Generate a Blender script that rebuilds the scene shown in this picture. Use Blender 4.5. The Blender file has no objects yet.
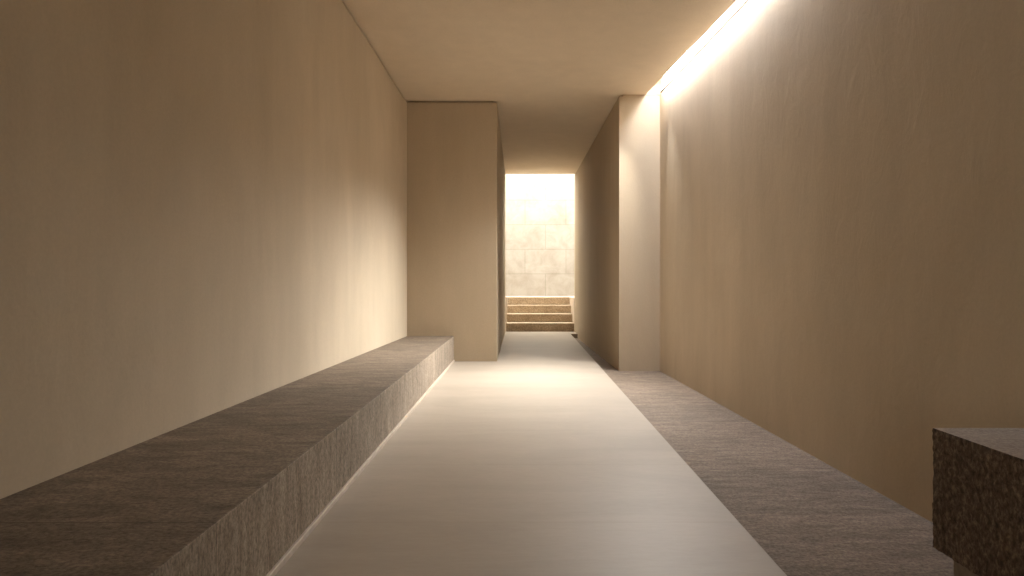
import bpy, bmesh, math, random
from mathutils import Matrix, Vector, noise

S = bpy.context.scene
C = S.collection

# ------------------------------------------------------------------ camera, sky, lights, exposure
EYE = 1.22
cam_data = bpy.data.cameras.new('camera')
cam = bpy.data.objects.new('camera', cam_data)
C.objects.link(cam)
cam.location = (0, 0, EYE)
cam.rotation_euler = (math.radians(90), 0, 0)
cam_data.sensor_width = 36
cam_data.lens = 683 / 1024 * 36
cam_data.shift_x = -13 / 1024
cam_data.shift_y = -2 / 1024
cam_data.clip_start = 0.05
S.camera = cam

S.view_settings.view_transform = 'Standard'
S.view_settings.look = 'None'
S.view_settings.gamma = 1
S.view_settings.use_curve_mapping = False
S.view_settings.exposure = 0.0

world = bpy.data.worlds.new('sky')
S.world = world
world.use_nodes = True
bg = world.node_tree.nodes['Background']
bg.inputs['Color'].default_value = (1.0, 0.935, 0.81, 1)
bg.inputs['Strength'].default_value = 10.5

S.cycles.max_bounces = 14
S.cycles.diffuse_bounces = 10
S.cycles.sample_clamp_indirect = 8

COVE_STRENGTH = 26.0


def strip_light(name, p0, p1, width, aim, power, color, spread):
    """a long lamp from p0 to p1, facing along `aim`"""
    p0, p1, aim = Vector(p0), Vector(p1), Vector(aim)
    d = bpy.data.lights.new(name, 'AREA')
    d.shape = 'RECTANGLE'
    d.size, d.size_y = width, (p1 - p0).length
    d.energy = power
    d.color = color
    d.spread = math.radians(spread)
    o = bpy.data.objects.new(name, d)
    C.objects.link(o)
    y = (p1 - p0).normalized()
    z = -(aim - y * aim.dot(y)).normalized()
    x = y.cross(z)
    o.matrix_world = Matrix(((x.x, y.x, z.x, (p0.x + p1.x) / 2), (x.y, y.y, z.y, (p0.y + p1.y) / 2),
                             (x.z, y.z, z.z, (p0.z + p1.z) / 2), (0, 0, 0, 1)))
    return o


def slot_at(y, dx, dz):
    return (2.113 + 0.026 * (10.69 - y) - dx, y, 4.22 - 0.0447 * (10.69 - y) + dz)


# daylight falling down through the ceiling slot along the right wall
for y0, y1, power in ((0.6, 4.0, 90), (4.0, 7.4, 95), (7.4, 10.4, 72)):
    strip_light('slot_daylight', slot_at(y0, 0.085, 0.19), slot_at(y1, 0.085, 0.19), 0.08, (-0.25, 0, -1), power, (0.94, 0.96, 1.05), 180)
# the strongest of it comes in at the far end and crosses the room to the bench and the left wall
for y, dz, aim, power, spread in ((10.25, 0.075, (-3.9, -2.8, -3.2), 138, 92),
                                  (10.25, 0.06, (-2.4, -1.2, -4.2), 82, 76),
                                  (8.30, 0.05, (-3.0, -2.2, -3.6), 12, 100)):
    c = Vector(slot_at(y, 0.11, dz))
    side = Vector(aim).cross(Vector((0, 0, 1))).normalized() * 0.05
    strip_light('slot_daylight', c - side, c + side, 0.06, aim, power, (1.0, 0.96, 0.89), spread)


# ------------------------------------------------------------------ material helpers
def new_mat(name):
    m = bpy.data.materials.new(name)
    m.use_nodes = True
    nt = m.node_tree
    b = nt.nodes['Principled BSDF']
    return m, nt, b


def coords(nt, scale=(1, 1, 1), loc=(0, 0, 0)):
    tc = nt.nodes.new('ShaderNodeTexCoord')
    mp = nt.nodes.new('ShaderNodeMapping')
    mp.inputs['Scale'].default_value = scale
    mp.inputs['Location'].default_value = loc
    nt.links.new(tc.outputs['Object'], mp.inputs['Vector'])
    return mp.outputs['Vector']


def noise_tex(nt, vec, scale, detail=6, rough=0.6, dist=0.0):
    n = nt.nodes.new('ShaderNodeTexNoise')
    n.inputs['Scale'].default_value = scale
    n.inputs['Detail'].default_value = detail
    n.inputs['Roughness'].default_value = rough
    n.inputs['Distortion'].default_value = dist
    nt.links.new(vec, n.inputs['Vector'])
    return n.outputs['Fac']


def ramp(nt, fac, stops):
    r = nt.nodes.new('ShaderNodeValToRGB')
    while len(r.color_ramp.elements) < len(stops):
        r.color_ramp.elements.new(0.5)
    for e, (p, c) in zip(r.color_ramp.elements, stops):
        e.position = p
        e.color = (*c, 1) if len(c) == 3 else c
    nt.links.new(fac, r.inputs['Fac'])
    return r.outputs['Color']


def mixc(nt, a, b, fac, mode='MIX'):
    m = nt.nodes.new('ShaderNodeMix')
    m.data_type = 'RGBA'
    m.blend_type = mode
    for sock, v in ((m.inputs[6], a), (m.inputs[7], b), (m.inputs[0], fac)):
        if hasattr(v, 'links'):
            nt.links.new(v, sock)
        elif isinstance(v, (int, float)):
            sock.default_value = v
        else:
            sock.default_value = (*v, 1)
    return m.outputs[2]


def math_n(nt, op, a, b=0.0):
    m = nt.nodes.new('ShaderNodeMath')
    m.operation = op
    for sock, v in ((m.inputs[0], a), (m.inputs[1], b)):
        if hasattr(v, 'links'):
            nt.links.new(v, sock)
        else:
            sock.default_value = v
    return m.outputs[0]


def bump(nt, b, height, strength, dist=0.01, prev=None):
    n = nt.nodes.new('ShaderNodeBump')
    n.inputs['Strength'].default_value = strength
    n.inputs['Distance'].default_value = dist
    nt.links.new(height, n.inputs['Height'])
    if prev is not None:
        nt.links.new(prev, n.inputs['Normal'])
    nt.links.new(n.outputs['Normal'], b.inputs['Normal'])
    return n.outputs['Normal']


def axis(nt, which):
    tc = nt.nodes.new('ShaderNodeTexCoord')
    sp = nt.nodes.new('ShaderNodeSeparateXYZ')
    nt.links.new(tc.outputs['Object'], sp.inputs[0])
    return sp.outputs[which]


def joints(nt, which, start, step, width):
    """1 on a thin joint line every `step` metres along an axis, and a random value per slab"""
    v = math_n(nt, 'DIVIDE', math_n(nt, 'SUBTRACT', axis(nt, which), start), step)
    fr = math_n(nt, 'FRACT', v)
    d = math_n(nt, 'MINIMUM', fr, math_n(nt, 'SUBTRACT', 1.0, fr))
    line = math_n(nt, 'LESS_THAN', d, width / step / 2)
    wn = nt.nodes.new('ShaderNodeTexWhiteNoise')
    wn.noise_dimensions = '1D'
    nt.links.new(math_n(nt, 'FLOOR', v), wn.inputs['W'])
    return line, wn.outputs['Value']


def plaster(name, c_lo, c_hi, bump_s=0.14):
    m, nt, b = new_mat(name)
    big = noise_tex(nt, coords(nt, (1, 1, 0.45)), 0.9, 7, 0.62, 0.5)
    streak = noise_tex(nt, coords(nt, (1, 1, 0.12), (3, 1, 7)), 4.5, 5, 0.6)
    col = ramp(nt, big, [(0.3, c_lo), (0.7, c_hi)])
    sc = ramp(nt, streak, [(0.3, (0.86, 0.86, 0.86)), (0.7, (1.06, 1.06, 1.06))])
    col = mixc(nt, col, sc, 0.28, 'MULTIPLY')
    fine = noise_tex(nt, coords(nt), 55, 5, 0.7)
    fc = ramp(nt, fine, [(0.3, (0.92, 0.92, 0.92)), (0.7, (1.05, 1.05, 1.05))])
    col = mixc(nt, col, fc, 0.6, 'MULTIPLY')
    nt.links.new(col, b.inputs['Base Color'])
    b.inputs['Roughness'].default_value = 0.85
    b.inputs['Specular IOR Level'].default_value = 0.25
    trowel = noise_tex(nt, coords(nt, (1, 1, 0.6)), 5.0, 5, 0.6, 1.2)
    n = bump(nt, b, trowel, bump_s, 0.03)
    bump(nt, b, fine, bump_s * 0.6, 0.006, n)
    return m


def streaked_stone(name, dark, mid, light, jstart, jstep, jw=0.007, rough=0.7, bump_s=0.5, streak=(2.6, 13, 2.6)):
    m, nt, b = new_mat(name)
    st = noise_tex(nt, coords(nt, streak), 1.3, 9, 0.68, 0.6)
    pit = noise_tex(nt, coords(nt, (20, 50, 20)), 1.6, 6, 0.7)
    big = noise_tex(nt, coords(nt), 0.8, 4, 0.6)
    col = ramp(nt, st, [(0.28, dark), (0.5, mid), (0.74, light)])
    pc = ramp(nt, pit, [(0.34, (0.55, 0.53, 0.5)), (0.5, (1, 1, 1)), (0.75, (1.12, 1.11, 1.09))])
    col = mixc(nt, col, pc, 0.75, 'MULTIPLY')
    bc = ramp(nt, big, [(0.3, (0.86, 0.85, 0.84)), (0.7, (1.1, 1.1, 1.1))])
    col = mixc(nt, col, bc, 0.8, 'MULTIPLY')
    spk = noise_tex(nt, coords(nt, (1, 1, 0.7)), 62, 5, 0.8)
    sk = ramp(nt, spk, [(0.38, (0.5, 0.48, 0.46)), (0.5, (1, 1, 1)), (0.62, (1.4, 1.38, 1.34))])
    col = mixc(nt, col, sk, 0.75, 'MULTIPLY')
    line, rnd = joints(nt, 1, jstart, jstep, jw)
    rc = ramp(nt, rnd, [(0, (0.86, 0.86, 0.86)), (1, (1.14, 1.13, 1.12))])
    col = mixc(nt, col, rc, 0.7, 'MULTIPLY')
    col = mixc(nt, col, tuple(c * 0.6 for c in dark), math_n(nt, 'MULTIPLY', line, 0.7))
    nt.links.new(col, b.inputs['Base Color'])
    b.inputs['Roughness'].default_value = rough
    b.inputs['Specular IOR Level'].default_value = 0.3
    n = bump(nt, b, st, bump_s * 0.3, 0.01)
    n = bump(nt, b, pit, bump_s, 0.005, n)
    bump(nt, b, spk, bump_s, 0.003, n)
    return m


M = {}
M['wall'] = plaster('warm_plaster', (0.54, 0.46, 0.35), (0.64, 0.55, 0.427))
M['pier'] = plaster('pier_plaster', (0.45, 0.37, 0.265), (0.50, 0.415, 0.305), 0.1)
M['ceiling'] = plaster('ceiling_plaster', (0.71, 0.61, 0.475), (0.74, 0.64, 0.50), 0.025)
M['slot'] = plaster('white_slot_plaster', (0.78, 0.77, 0.74), (0.82, 0.81, 0.78), 0.04)
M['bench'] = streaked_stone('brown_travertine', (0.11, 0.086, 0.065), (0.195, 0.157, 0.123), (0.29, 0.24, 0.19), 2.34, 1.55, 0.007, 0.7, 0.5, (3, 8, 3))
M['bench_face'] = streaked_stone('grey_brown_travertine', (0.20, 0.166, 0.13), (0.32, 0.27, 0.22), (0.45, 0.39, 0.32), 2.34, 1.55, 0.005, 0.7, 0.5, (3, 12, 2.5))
M['margin'] = streaked_stone('brown_paving_stone', (0.14, 0.108, 0.083), (0.23, 0.182, 0.143), (0.32, 0.262, 0.21), 3.1, 0.9,
                             0.006, 0.75, 0.5, (3.5, 13, 3.5))
M['steps'] = streaked_stone('step_stone', (0.36, 0.285, 0.205), (0.46, 0.375, 0.28), (0.54, 0.45, 0.35), 0.0, 50.0, 0.0, 0.7, 0.3, (3, 6, 6))

# pale walkway slabs
m, nt, b = new_mat('pale_microcement')
cl = noise_tex(nt, coords(nt, (0.5, 1.6, 1)), 1.5, 7, 0.62, 0.8)
col = ramp(nt, cl, [(0.3, (0.36, 0.312, 0.258)), (0.7, (0.415, 0.362, 0.302))])
fn = noise_tex(nt, coords(nt, (8, 30, 10)), 1.5, 6, 0.65)
col = mixc(nt, col, ramp(nt, fn, [(0.3, (0.92, 0.92, 0.92)), (0.7, (1.05, 1.05, 1.05))]), 0.6, 'MULTIPLY')
line, rnd = joints(nt, 1, 3.53, 1.13, 0.006)
col = mixc(nt, col, ramp(nt, rnd, [(0, (0.96, 0.96, 0.96)), (1, (1.03, 1.03, 1.03))]), 0.7, 'MULTIPLY')
col = mixc(nt, col, (0.30, 0.25, 0.20), math_n(nt, 'MULTIPLY', line, 0.6))
nt.links.new(col, b.inputs['Base Color'])
b.inputs['Roughness'].default_value = 0.48
b.inputs['Specular IOR Level'].default_value = 0.35
n = bump(nt, b, cl, 0.12, 0.01)
bump(nt, b, fn, 0.15, 0.003, n)
M['walk'] = m

# pale limestone blocks of the far wall
m, nt, b = new_mat('pale_limestone_blocks')
tc = nt.nodes.new('ShaderNodeTexCoord')
mp = nt.nodes.new('ShaderNodeMapping')
mp.inputs['Rotation'].default_value = (math.radians(90), 0, 0)
nt.links.new(tc.outputs['Object'], mp.inputs['Vector'])
br = nt.nodes.new('ShaderNodeTexBrick')
br.inputs['Scale'].default_value = 1.0
br.inputs['Brick Width'].default_value = 1.35
br.inputs['Row Height'].default_value = 0.81
br.inputs['Mortar Size'].default_value = 0.012
br.inputs['Mortar Smooth'].default_value = 0.3
br.inputs['Color1'].default_value = (0.335, 0.32, 0.30, 1)
br.inputs['Color2'].default_value = (0.315, 0.297, 0.275, 1)
br.inputs['Mortar'].default_value = (0.25, 0.235, 0.21, 1)
nt.links.new(mp.outputs['Vector'], br.inputs['Vector'])
ln = noise_tex(nt, coords(nt), 2.2, 9, 0.7, 0.4)
col = mixc(nt, br.outputs['Color'], ramp(nt, ln, [(0.32, (0.82, 0.78, 0.72)), (0.62, (1.1, 1.1, 1.1))]), 0.9, 'MULTIPLY')
nt.links.new(col, b.inputs['Base Color'])
b.inputs['Roughness'].default_value = 0.8
bump(nt, b, ln, 0.2, 0.02)
M['limestone'] = m


def plain(name, col, rough=0.6, nscale=20, amt=0.12, bump_s=0.1):
    m, nt, b = new_mat(name)
    f = noise_tex(nt, coords(nt), nscale, 6, 0.65)
    c = ramp(nt, f, [(0.3, tuple(x * (1 - amt) for x in col)), (0.7, tuple(x * (1 + amt) for x in col))])
    nt.links.new(c, b.inputs['Base Color'])
    b.inputs['Roughness'].default_value = rough
    bump(nt, b, f, bump_s, 0.004)
    return m


M['groove_shade'] = plain('groove_shade_paint', (0.075, 0.055, 0.038), 0.6)  # near-black colour stands in for the shade inside the groove
M['foot'] = plain('pale_foot_strip', (0.58, 0.50, 0.42), 0.5)
M['plinth'] = plain('plinth_stone', (0.24, 0.19, 0.145), 0.8, 25, 0.2, 0.3)
M['block_top'] = streaked_stone('honed_grey_stone', (0.29, 0.255, 0.22), (0.36, 0.32, 0.28), (0.42, 0.38, 0.335), 0, 50, 0.0, 0.55, 0.15, (4, 9, 4))

# rough split stone
m, nt, b = new_mat('split_dark_stone')
a1 = noise_tex(nt, coords(nt, (26, 26, 19)), 1.6, 8, 0.75, 0.3)
a2 = noise_tex(nt, coords(nt, (3, 3, 1.2)), 1.3, 4, 0.6)
col = ramp(nt, a1, [(0.37, (0.034, 0.024, 0.017)), (0.5, (0.12, 0.086, 0.062)), (0.64, (0.32, 0.235, 0.17))])
col = mixc(nt, col, ramp(nt, a2, [(0.3, (0.7, 0.68, 0.66)), (0.7, (1.15, 1.15, 1.15))]), 0.8, 'MULTIPLY')
nt.links.new(col, b.inputs['Base Color'])
b.inputs['Roughness'].default_value = 0.9
bump(nt, b, a1, 0.8, 0.012)
M['split'] = m

m, nt, b = new_mat('lamp_diffuser')
b.inputs['Base Color'].default_value = (0.9, 0.9, 0.88, 1)
b.inputs['Emission Color'].default_value = (0.96, 0.97, 1.0, 1)
b.inputs['Emission Strength'].default_value = COVE_STRENGTH
M['glow'] = m
M['metal'] = plain('lamp_housing', (0.8, 0.79, 0.76), 0.4)


# ------------------------------------------------------------------ mesh helpers
def link(name, bm, mat, parent=None, bevel=0.0, smooth=False):
    bmesh.ops.recalc_face_normals(bm, faces=bm.faces)
    me = bpy.data.meshes.new(name)
    bm.to_mesh(me)
    bm.free()
    for mm in (mat if isinstance(mat, (list, tuple)) else [mat]):
        me.materials.append(mm)
    o = bpy.data.objects.new(name, me)
    C.objects.link(o)
    if parent:
        o.parent = parent
        o.matrix_parent_inverse = parent.matrix_world.inverted()
    if bevel:
        bv = o.modifiers.new('bevel', 'BEVEL')
        bv.width = bevel
        bv.segments = 2
        bv.limit_method = 'ANGLE'
    if smooth:
        for p in me.polygons:
            p.use_smooth = True
    return o


def loft(bm, rings):
    """closed rings of equal length joined in order, ends capped"""
    vs = [[bm.verts.new(p) for p in r] for r in rings]
    n = len(vs[0])
    for a, c in zip(vs, vs[1:]):
        for i in range(n):
            bm.faces.new((a[i], a[(i + 1) % n], c[(i + 1) % n], c[i]))
    bm.faces.new(list(reversed(vs[0])))
    bm.faces.new(vs[-1])


def column(bm, foot, z0, z1):
    loft(bm, [[(x, y, z0) for x, y in foot], [(x, y, z1) for x, y in foot]])


def box(bm, x0, x1, y0, y1, z0, z1):
    column(bm, [(x0, y0), (x1, y0), (x1, y1), (x0, y1)], z0, z1)


def structure(name, bm, mat, label=None, bevel=0.0):
    o = link(name, bm, mat, None, bevel)
    o['kind'] = 'structure'
    if label:
        o['label'] = label
        o['category'] = name.split('_')[0]
    return o


def thing(name, label, cat, loc=(0, 0, 0), group=None):
    o = bpy.data.objects.new(name, None)
    C.objects.link(o)
    o.location = loc
    o.empty_display_size = 0.2
    bpy.context.view_layer.update()
    o['label'] = label
    o['category'] = cat
    if group:
        o['group'] = group
    return o


# ------------------------------------------------------------------ plan of the room
Z_LOW = -0.11             # stone margin, a step below the pale walkway
Z_CEIL = 4.22
Y_BACK = -2.6
Y_PIER = 11.05            # front of the left pier
Y_PIL = 10.69             # front of the right pier
Y_END = 18.3              # end of the passage
Y_TOP = 22.5              # far wall of the light court


def xl(y):                # face of the left wall
    return -1.909 - 0.0103 * (Y_PIER - y)


def xr(y):                # face of the right wall
    return 2.113 + 0.026 * (Y_PIL - y)


def drop(y):              # the right edge of the ceiling sinks towards the viewer
    return 0.0447 * (Y_PIL - y)


def xc(y):                # ceiling edge at the slot
    return xr(y) - 0.219 + 0.025 * (Y_PIL - y) if y > 4 else xr(y) - 0.219 + 0.025 * (Y_PIL - 4)


def zc(x, y):
    if y >= Y_PIL:
        return Z_CEIL
    t = min(1.0, max(0.0, (x + 1.95) / 4.0))
    return Z_CEIL + 0.02 * (Y_PIL - y) * (1 - t) - drop(y) * t


YS = [Y_BACK + (Y_PIL - Y_BACK) * i / 12 for i in range(13)]

# floor: pale walkway
bm = bmesh.new()
loft(bm, [[(-2.3, y, -0.3), (xe, y, -0.3), (xe, y, 0.0), (-2.3, y, 0.0)]
          for y, xe in ((Y_BACK, 1.09), (2.87, 1.105), (Y_END + 0.1, 1.17))])
structure('floor', bm, M['walk'], 'pale microcement walkway running down the middle of the hall', 0.003)

bm = bmesh.new()
box(bm, 1.0, 2.9, Y_BACK, Y_END + 0.1, -0.32, Z_LOW)
structure('floor_right', bm, M['margin'], 'brown stone paving strip between pale walkway and right wall')

bm = bmesh.new()
box(bm, 1.166, 1.36, 17.4, Y_END - 0.001, -0.3, 0.0)
structure('floor_threshold', bm, M['walk'])

bm = bmesh.new()
box(bm, -3.5, 4.0, Y_BACK - 0.4, Y_TOP + 0.5, -0.7, -0.31)
structure('floor_foundation', bm, M['plinth'])

def zl(y):                # ceiling height along the left wall
    return Z_CEIL + 0.02 * max(0.0, Y_PIL - y)


# left wall with a shadow gap under the ceiling
bm = bmesh.new()
loft(bm, [[(xl(y), y, -0.2), (xl(y), y, zl(y) - 0.034), (xl(y) - 0.07, y, zl(y) - 0.034),
           (xl(y) - 0.07, y, Z_CEIL + 0.38), (xl(y) - 0.45, y, Z_CEIL + 0.38), (xl(y) - 0.45, y, -0.2)]
          for y in (Y_BACK - 0.3, 4.0, Y_PIL, Y_PIER + 0.1)])
structure('wall_left', bm, M['wall'], 'long beige plaster wall on the left above the stone bench')

# left pier and passage wall
XP0, XP1 = -0.453, -0.52
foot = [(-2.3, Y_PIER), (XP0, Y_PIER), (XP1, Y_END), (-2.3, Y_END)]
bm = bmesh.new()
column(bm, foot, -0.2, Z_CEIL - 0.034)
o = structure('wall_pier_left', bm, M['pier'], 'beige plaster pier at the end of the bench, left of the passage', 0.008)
g = 0.06
bm = bmesh.new()
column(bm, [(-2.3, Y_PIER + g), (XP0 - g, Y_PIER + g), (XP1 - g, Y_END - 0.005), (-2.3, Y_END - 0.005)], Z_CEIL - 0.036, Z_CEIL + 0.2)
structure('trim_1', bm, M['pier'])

# right pier and passage wall
XQ0, XQ1 = 1.471, 1.324
bm = bmesh.new()
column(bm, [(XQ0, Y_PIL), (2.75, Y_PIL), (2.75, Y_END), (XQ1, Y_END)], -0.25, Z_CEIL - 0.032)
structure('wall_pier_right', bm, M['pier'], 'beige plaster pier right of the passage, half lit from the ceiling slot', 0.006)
bm = bmesh.new()
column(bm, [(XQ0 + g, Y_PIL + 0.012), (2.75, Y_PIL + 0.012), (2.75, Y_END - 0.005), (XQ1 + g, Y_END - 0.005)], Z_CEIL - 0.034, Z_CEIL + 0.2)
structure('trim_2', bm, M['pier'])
bm = bmesh.new()
box(bm, 1.8, 2.75, Y_PIL + 0.002, Y_PIL + 0.3, Z_CEIL - 0.0, 5.3)
structure('wall_slot_end', bm, M['slot'])

# right wall, groove along its top with its shade painted dark, white wall of the slot above it
ys = (Y_BACK - 0.3, 1.0, 4.0, 7.0, Y_PIL + 0.05)
bm = bmesh.new()
loft(bm, [[(xr(y), y, -0.25), (xr(y), y, Z_CEIL - drop(y)), (xr(y) + 0.4, y, Z_CEIL - drop(y)), (xr(y) + 0.4, y, -0.25)] for y in ys])
structure('wall_right', bm, M['wall'], 'long beige plaster wall on the right, washed by light from above')
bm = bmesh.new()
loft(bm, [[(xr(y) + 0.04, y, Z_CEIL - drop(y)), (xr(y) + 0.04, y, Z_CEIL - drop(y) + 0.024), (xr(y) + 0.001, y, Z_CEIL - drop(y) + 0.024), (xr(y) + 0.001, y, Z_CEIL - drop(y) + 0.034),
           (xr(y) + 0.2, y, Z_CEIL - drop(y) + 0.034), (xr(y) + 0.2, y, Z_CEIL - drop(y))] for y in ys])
structure('trim_3', bm, M['groove_shade'])
bm = bmesh.new()
loft(bm, [[(xr(y) + 0.0, y, Z_CEIL - drop(y) + 0.034), (xr(y) + 0.0, y, 5.3),
           (xr(y) + 0.4, y, 5.3), (xr(y) + 0.4, y, Z_CEIL - drop(y) + 0.034)] for y in ys])
structure('wall_slot', bm, M['slot'])

# ceiling of the hall: a slab stopping short of the right wall
bm = bmesh.new()
NX = 10
rings = []
for y in YS:
    x0, x1 = xl(y) - 0.06, xc(y)
    low = [(x0 + (x1 - x0) * i / NX, y, zc(x0 + (x1 - x0) * i / NX, y)) for i in range(NX + 1)]
    rings.append(low + [(x1, y, 4.60), (x0, y, 4.60)])
loft(bm, rings)
structure('ceiling', bm, M['ceiling'], 'smooth beige ceiling with an open light slot along its right edge')
bm = bmesh.new()
box(bm, -2.4, 2.75, Y_PIL, Y_END, Z_CEIL, 4.60)
structure('ceiling_passage', bm, M['ceiling'])
bm = bmesh.new()
box(bm, -2.9, 3.1, Y_BACK - 0.4, Y_PIL + 0.3, 5.3, 5.5)
box(bm, -2.9, -2.2, Y_BACK - 0.4, Y_PIL + 0.3, 4.5, 5.35)
structure('ceiling_roof', bm, M['slot'])

# wall behind the viewer, with an unseen opening added to let in fill daylight
bm = bmesh.new()
box(bm, -2.9, -0.3, Y_BACK - 0.4, Y_BACK, -0.3, 5.4)
box(bm, 0.3, 3.1, Y_BACK - 0.4, Y_BACK, -0.3, 5.4)
box(bm, -0.3, 0.3, Y_BACK - 0.4, Y_BACK, 2.1, 5.4)
structure('wall_back', bm, M['wall'])

# light court at the end of the passage
CX0, CX1, CH = -2.2, 2.9, 5.5
bm = bmesh.new()
box(bm, CX0 - 0.3, CX1 + 0.3, Y_TOP, Y_TOP + 0.4, -0.3, 5.5)
structure('wall_end', bm, M['limestone'], 'bright sunlit wall of pale limestone blocks beyond the steps')
bm = bmesh.new()
box(bm, CX0 - 0.3, CX0, Y_END - 0.4, Y_TOP, -0.3, CH)
structure('wall_court_left', bm, M['slot'])
bm = bmesh.new()
box(bm, CX1, CX1 + 0.3, Y_END - 0.4, Y_TOP, -0.3, CH)
structure('wall_court_right', bm, M['slot'])
bm = bmesh.new()
box(bm, CX0 - 0.3, CX1 + 0.3, Y_END - 0.4, Y_END - 0.002, 4.601, CH)
structure('wall_court_front', bm, M['slot'])
Z_LAND = 0.891
bm = bmesh.new()
box(bm, CX0, CX1, 20.06 + 0.3, Y_TOP, -0.3, Z_LAND)
box(bm, 1.315, CX1, Y_END + 0.0, 20.36, -0.3, Z_LAND)
structure('floor_landing', bm, M['foot'])

# ------------------------------------------------------------------ steps
st = thing('stone_steps', 'four broad brown stone steps rising to the bright wall at the passage end', 'steps',
           (0.3, Y_END, 0))
treads = [Y_END, 18.9, 19.48, 20.06]
for i, y in enumerate(treads):
    z0 = 0.0 if i == 0 else 0.2227 * i
    bm = bmesh.new()
    yb = treads[i + 1] + 0.04 if i < 3 else 20.36
    box(bm, -0.5, 1.314, y, yb, z0 + (0.0 if i == 0 else 0.001), 0.2227 * (i + 1))
    link('step', bm, M['steps'], st, 0.012)
# solid core under the upper steps
bm = bmesh.new()
for i in range(1, 4):
    box(bm, -0.5, 1.314, treads[i] + 0.045, 20.36, 0.2227 * (i - 1), 0.2227 * i)
link('step_core', bm, M['steps'], st)

# ------------------------------------------------------------------ long stone bench
bench = thing('stone_bench', 'long low brown travertine bench running along the left wall to the pier', 'bench', (-1.5, 4.5, 0))


def bx(y):
    return -1.149 + 0.0105 * (Y_PIER - y)


def grid_loft(bm, rings):
    loft(bm, rings)


ZB = 0.41
bm = bmesh.new()
random.seed(3)
rings = []
n = 150
for i in range(n + 1):
    y = 0.6 + (Y_PIER - 0.003 - 0.6) * i / n
    j = 0.0012 * (noise.noise((0, y * 9, 0)) + 0.7 * noise.noise((0, y * 31, 4)))
    k = 0.001 * (noise.noise((7, y * 11, 0)) + 0.7 * noise.noise((3, y * 37, 4)))
    x0, x1 = xl(y) + 0.002, bx(y)
    rings.append([(x0, y, 0.002), (x1 - 0.012, y, 0.002), (x1 - 0.012, y, 0.03), (x1 + j * 0.4, y, 0.034),
                  (x1 + j, y, ZB - 0.005), (x1 - 0.0015 + j, y, ZB - 0.0015 + k * 0.5), (x1 - 0.005 + j, y, ZB + k * 0.3), (x0, y, ZB)])
loft(bm, rings)
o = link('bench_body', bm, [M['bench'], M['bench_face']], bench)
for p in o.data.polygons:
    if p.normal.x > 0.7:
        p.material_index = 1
bm = bmesh.new()
loft(bm, [[(bx(y) - 0.0115, y, 0.002), (bx(y) + 0.012, y, 0.002), (bx(y) + 0.012, y, 0.026), (bx(y) + 0.009, y, 0.0295), (bx(y) - 0.0115, y, 0.0295)]
          for y in (0.6, 4, 8, Y_PIER - 0.01)])
o = link('base_strip', bm, M['foot'], bench)
o['label'] = 'pale strip along the foot of the bench'

# ------------------------------------------------------------------ rough stone block at the right
XB, YB1, YB0 = 1.847, 3.10, 1.55
blk = thing('stone_block', 'dark rough-hewn stone block with smooth grey top standing against the right wall', 'block', (2.07, 2.4, Z_LOW))
bm = bmesh.new()
x1b = xr(YB1) - 0.004
bz0, bz1 = 0.035, 0.576
NY, NZ, NXb = 110, 44, 24


def patch(bm, fn, nu, nv, mi):
    vs = [[bm.verts.new(fn(i / nu, j / nv)) for j in range(nv + 1)] for i in range(nu + 1)]
    for i in range(nu):
        for j in range(nv):
            f = bm.faces.new((vs[i][j], vs[i + 1][j], vs[i + 1][j + 1], vs[i][j + 1]))
            f.material_index = mi


L = lambda a, c, t: a + (c - a) * t
# left side, back, front: rough, then a smooth top and underside; corner verts are welded


def block_point(u, v, w):
    """u across x, v along y, w up; rough on the sides, fading to flat on the top face"""
    p = Vector((L(XB, x1b, u), L(YB0, YB1, v), L(bz0, bz1, w)))
    return p


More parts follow.
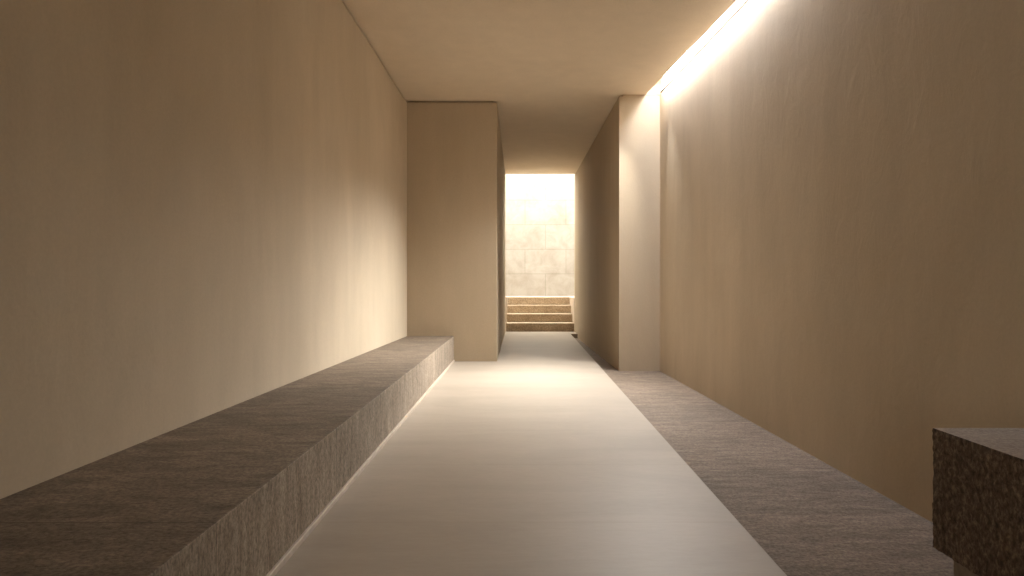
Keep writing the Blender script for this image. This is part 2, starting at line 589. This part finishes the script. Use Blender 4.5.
for fn, nu, nv, mi in (
        (lambda a, c: block_point(0, a, c), NY, NZ, 0),
        (lambda a, c: block_point(a, 1, c), NXb, NZ, 0),
        (lambda a, c: block_point(a, 0, c), NXb, NZ, 0),
        (lambda a, c: block_point(1, a, c), NY, NZ, 0),
        (lambda a, c: block_point(a, c, 1), NXb, NY, 1),
        (lambda a, c: block_point(a, c, 0), NXb, NY, 0)):
    patch(bm, fn, nu, nv, mi)
bmesh.ops.remove_doubles(bm, verts=bm.verts, dist=0.0005)
bm.normal_update()
for vtx in bm.verts:
    p = vtx.co
    d = noise.noise(p * 22) * 0.35 + noise.noise(p * 45) * 0.4 + noise.noise(p * 85) * 0.35
    on = Vector((0, 0, 0))
    if abs(p.x - XB) < 1e-4: on.x -= 1
    if abs(p.y - YB1) < 1e-4: on.y += 1
    if abs(p.y - YB0) < 1e-4: on.y -= 1
    if abs(p.z - bz0) < 1e-4: on.z -= 1
    top = abs(p.z - bz1) < 1e-4
    if top:
        vtx.co = p + Vector((on.x, on.y, 0)) * (0.003 * d - 0.003)
    elif on.length:
        vtx.co = p + on.normalized() * (0.009 * d - 0.003)
link('block_body', bm, [M['split'], M['block_top']], blk)
bm = bmesh.new()
box(bm, XB + 0.02, x1b - 0.002, YB0 + 0.1, YB1 - 0.12, Z_LOW + 0.001, bz0 + 0.012)
o = link('plinth', bm, M['plinth'], blk, 0.006)
o['label'] = 'recessed stone plinth under the block'

# ------------------------------------------------------------------ lamp in the slot
lamp = thing('cove_light', 'slim white linear light glowing inside the ceiling slot above the right wall', 'light', (2.15, 8, 4.3))
LY0, LY1 = 5.2, Y_PIL - 0.4


def lz(y):
    return Z_CEIL - drop(y) + 0.19


bm = bmesh.new()
loft(bm, [[(xr(y) - 0.001, y, lz(y) - 0.03), (xr(y) - 0.012, y, lz(y) - 0.03), (xr(y) - 0.012, y, lz(y) + 0.03), (xr(y) - 0.001, y, lz(y) + 0.03)]
          for y in (LY0, LY1)])
link('housing', bm, M['metal'], lamp, 0.002)
bm = bmesh.new()
rings = []
for y in (LY0 + 0.01, LY1 - 0.01):
    r = []
    for k in range(9):
        a = math.pi * k / 8
        r.append((xr(y) - 0.0125 - 0.03 * math.sin(a), y, lz(y) + 0.025 * math.cos(a)))
    rings.append(r)
loft(bm, rings)
link('diffuser', bm, M['glow'], lamp)
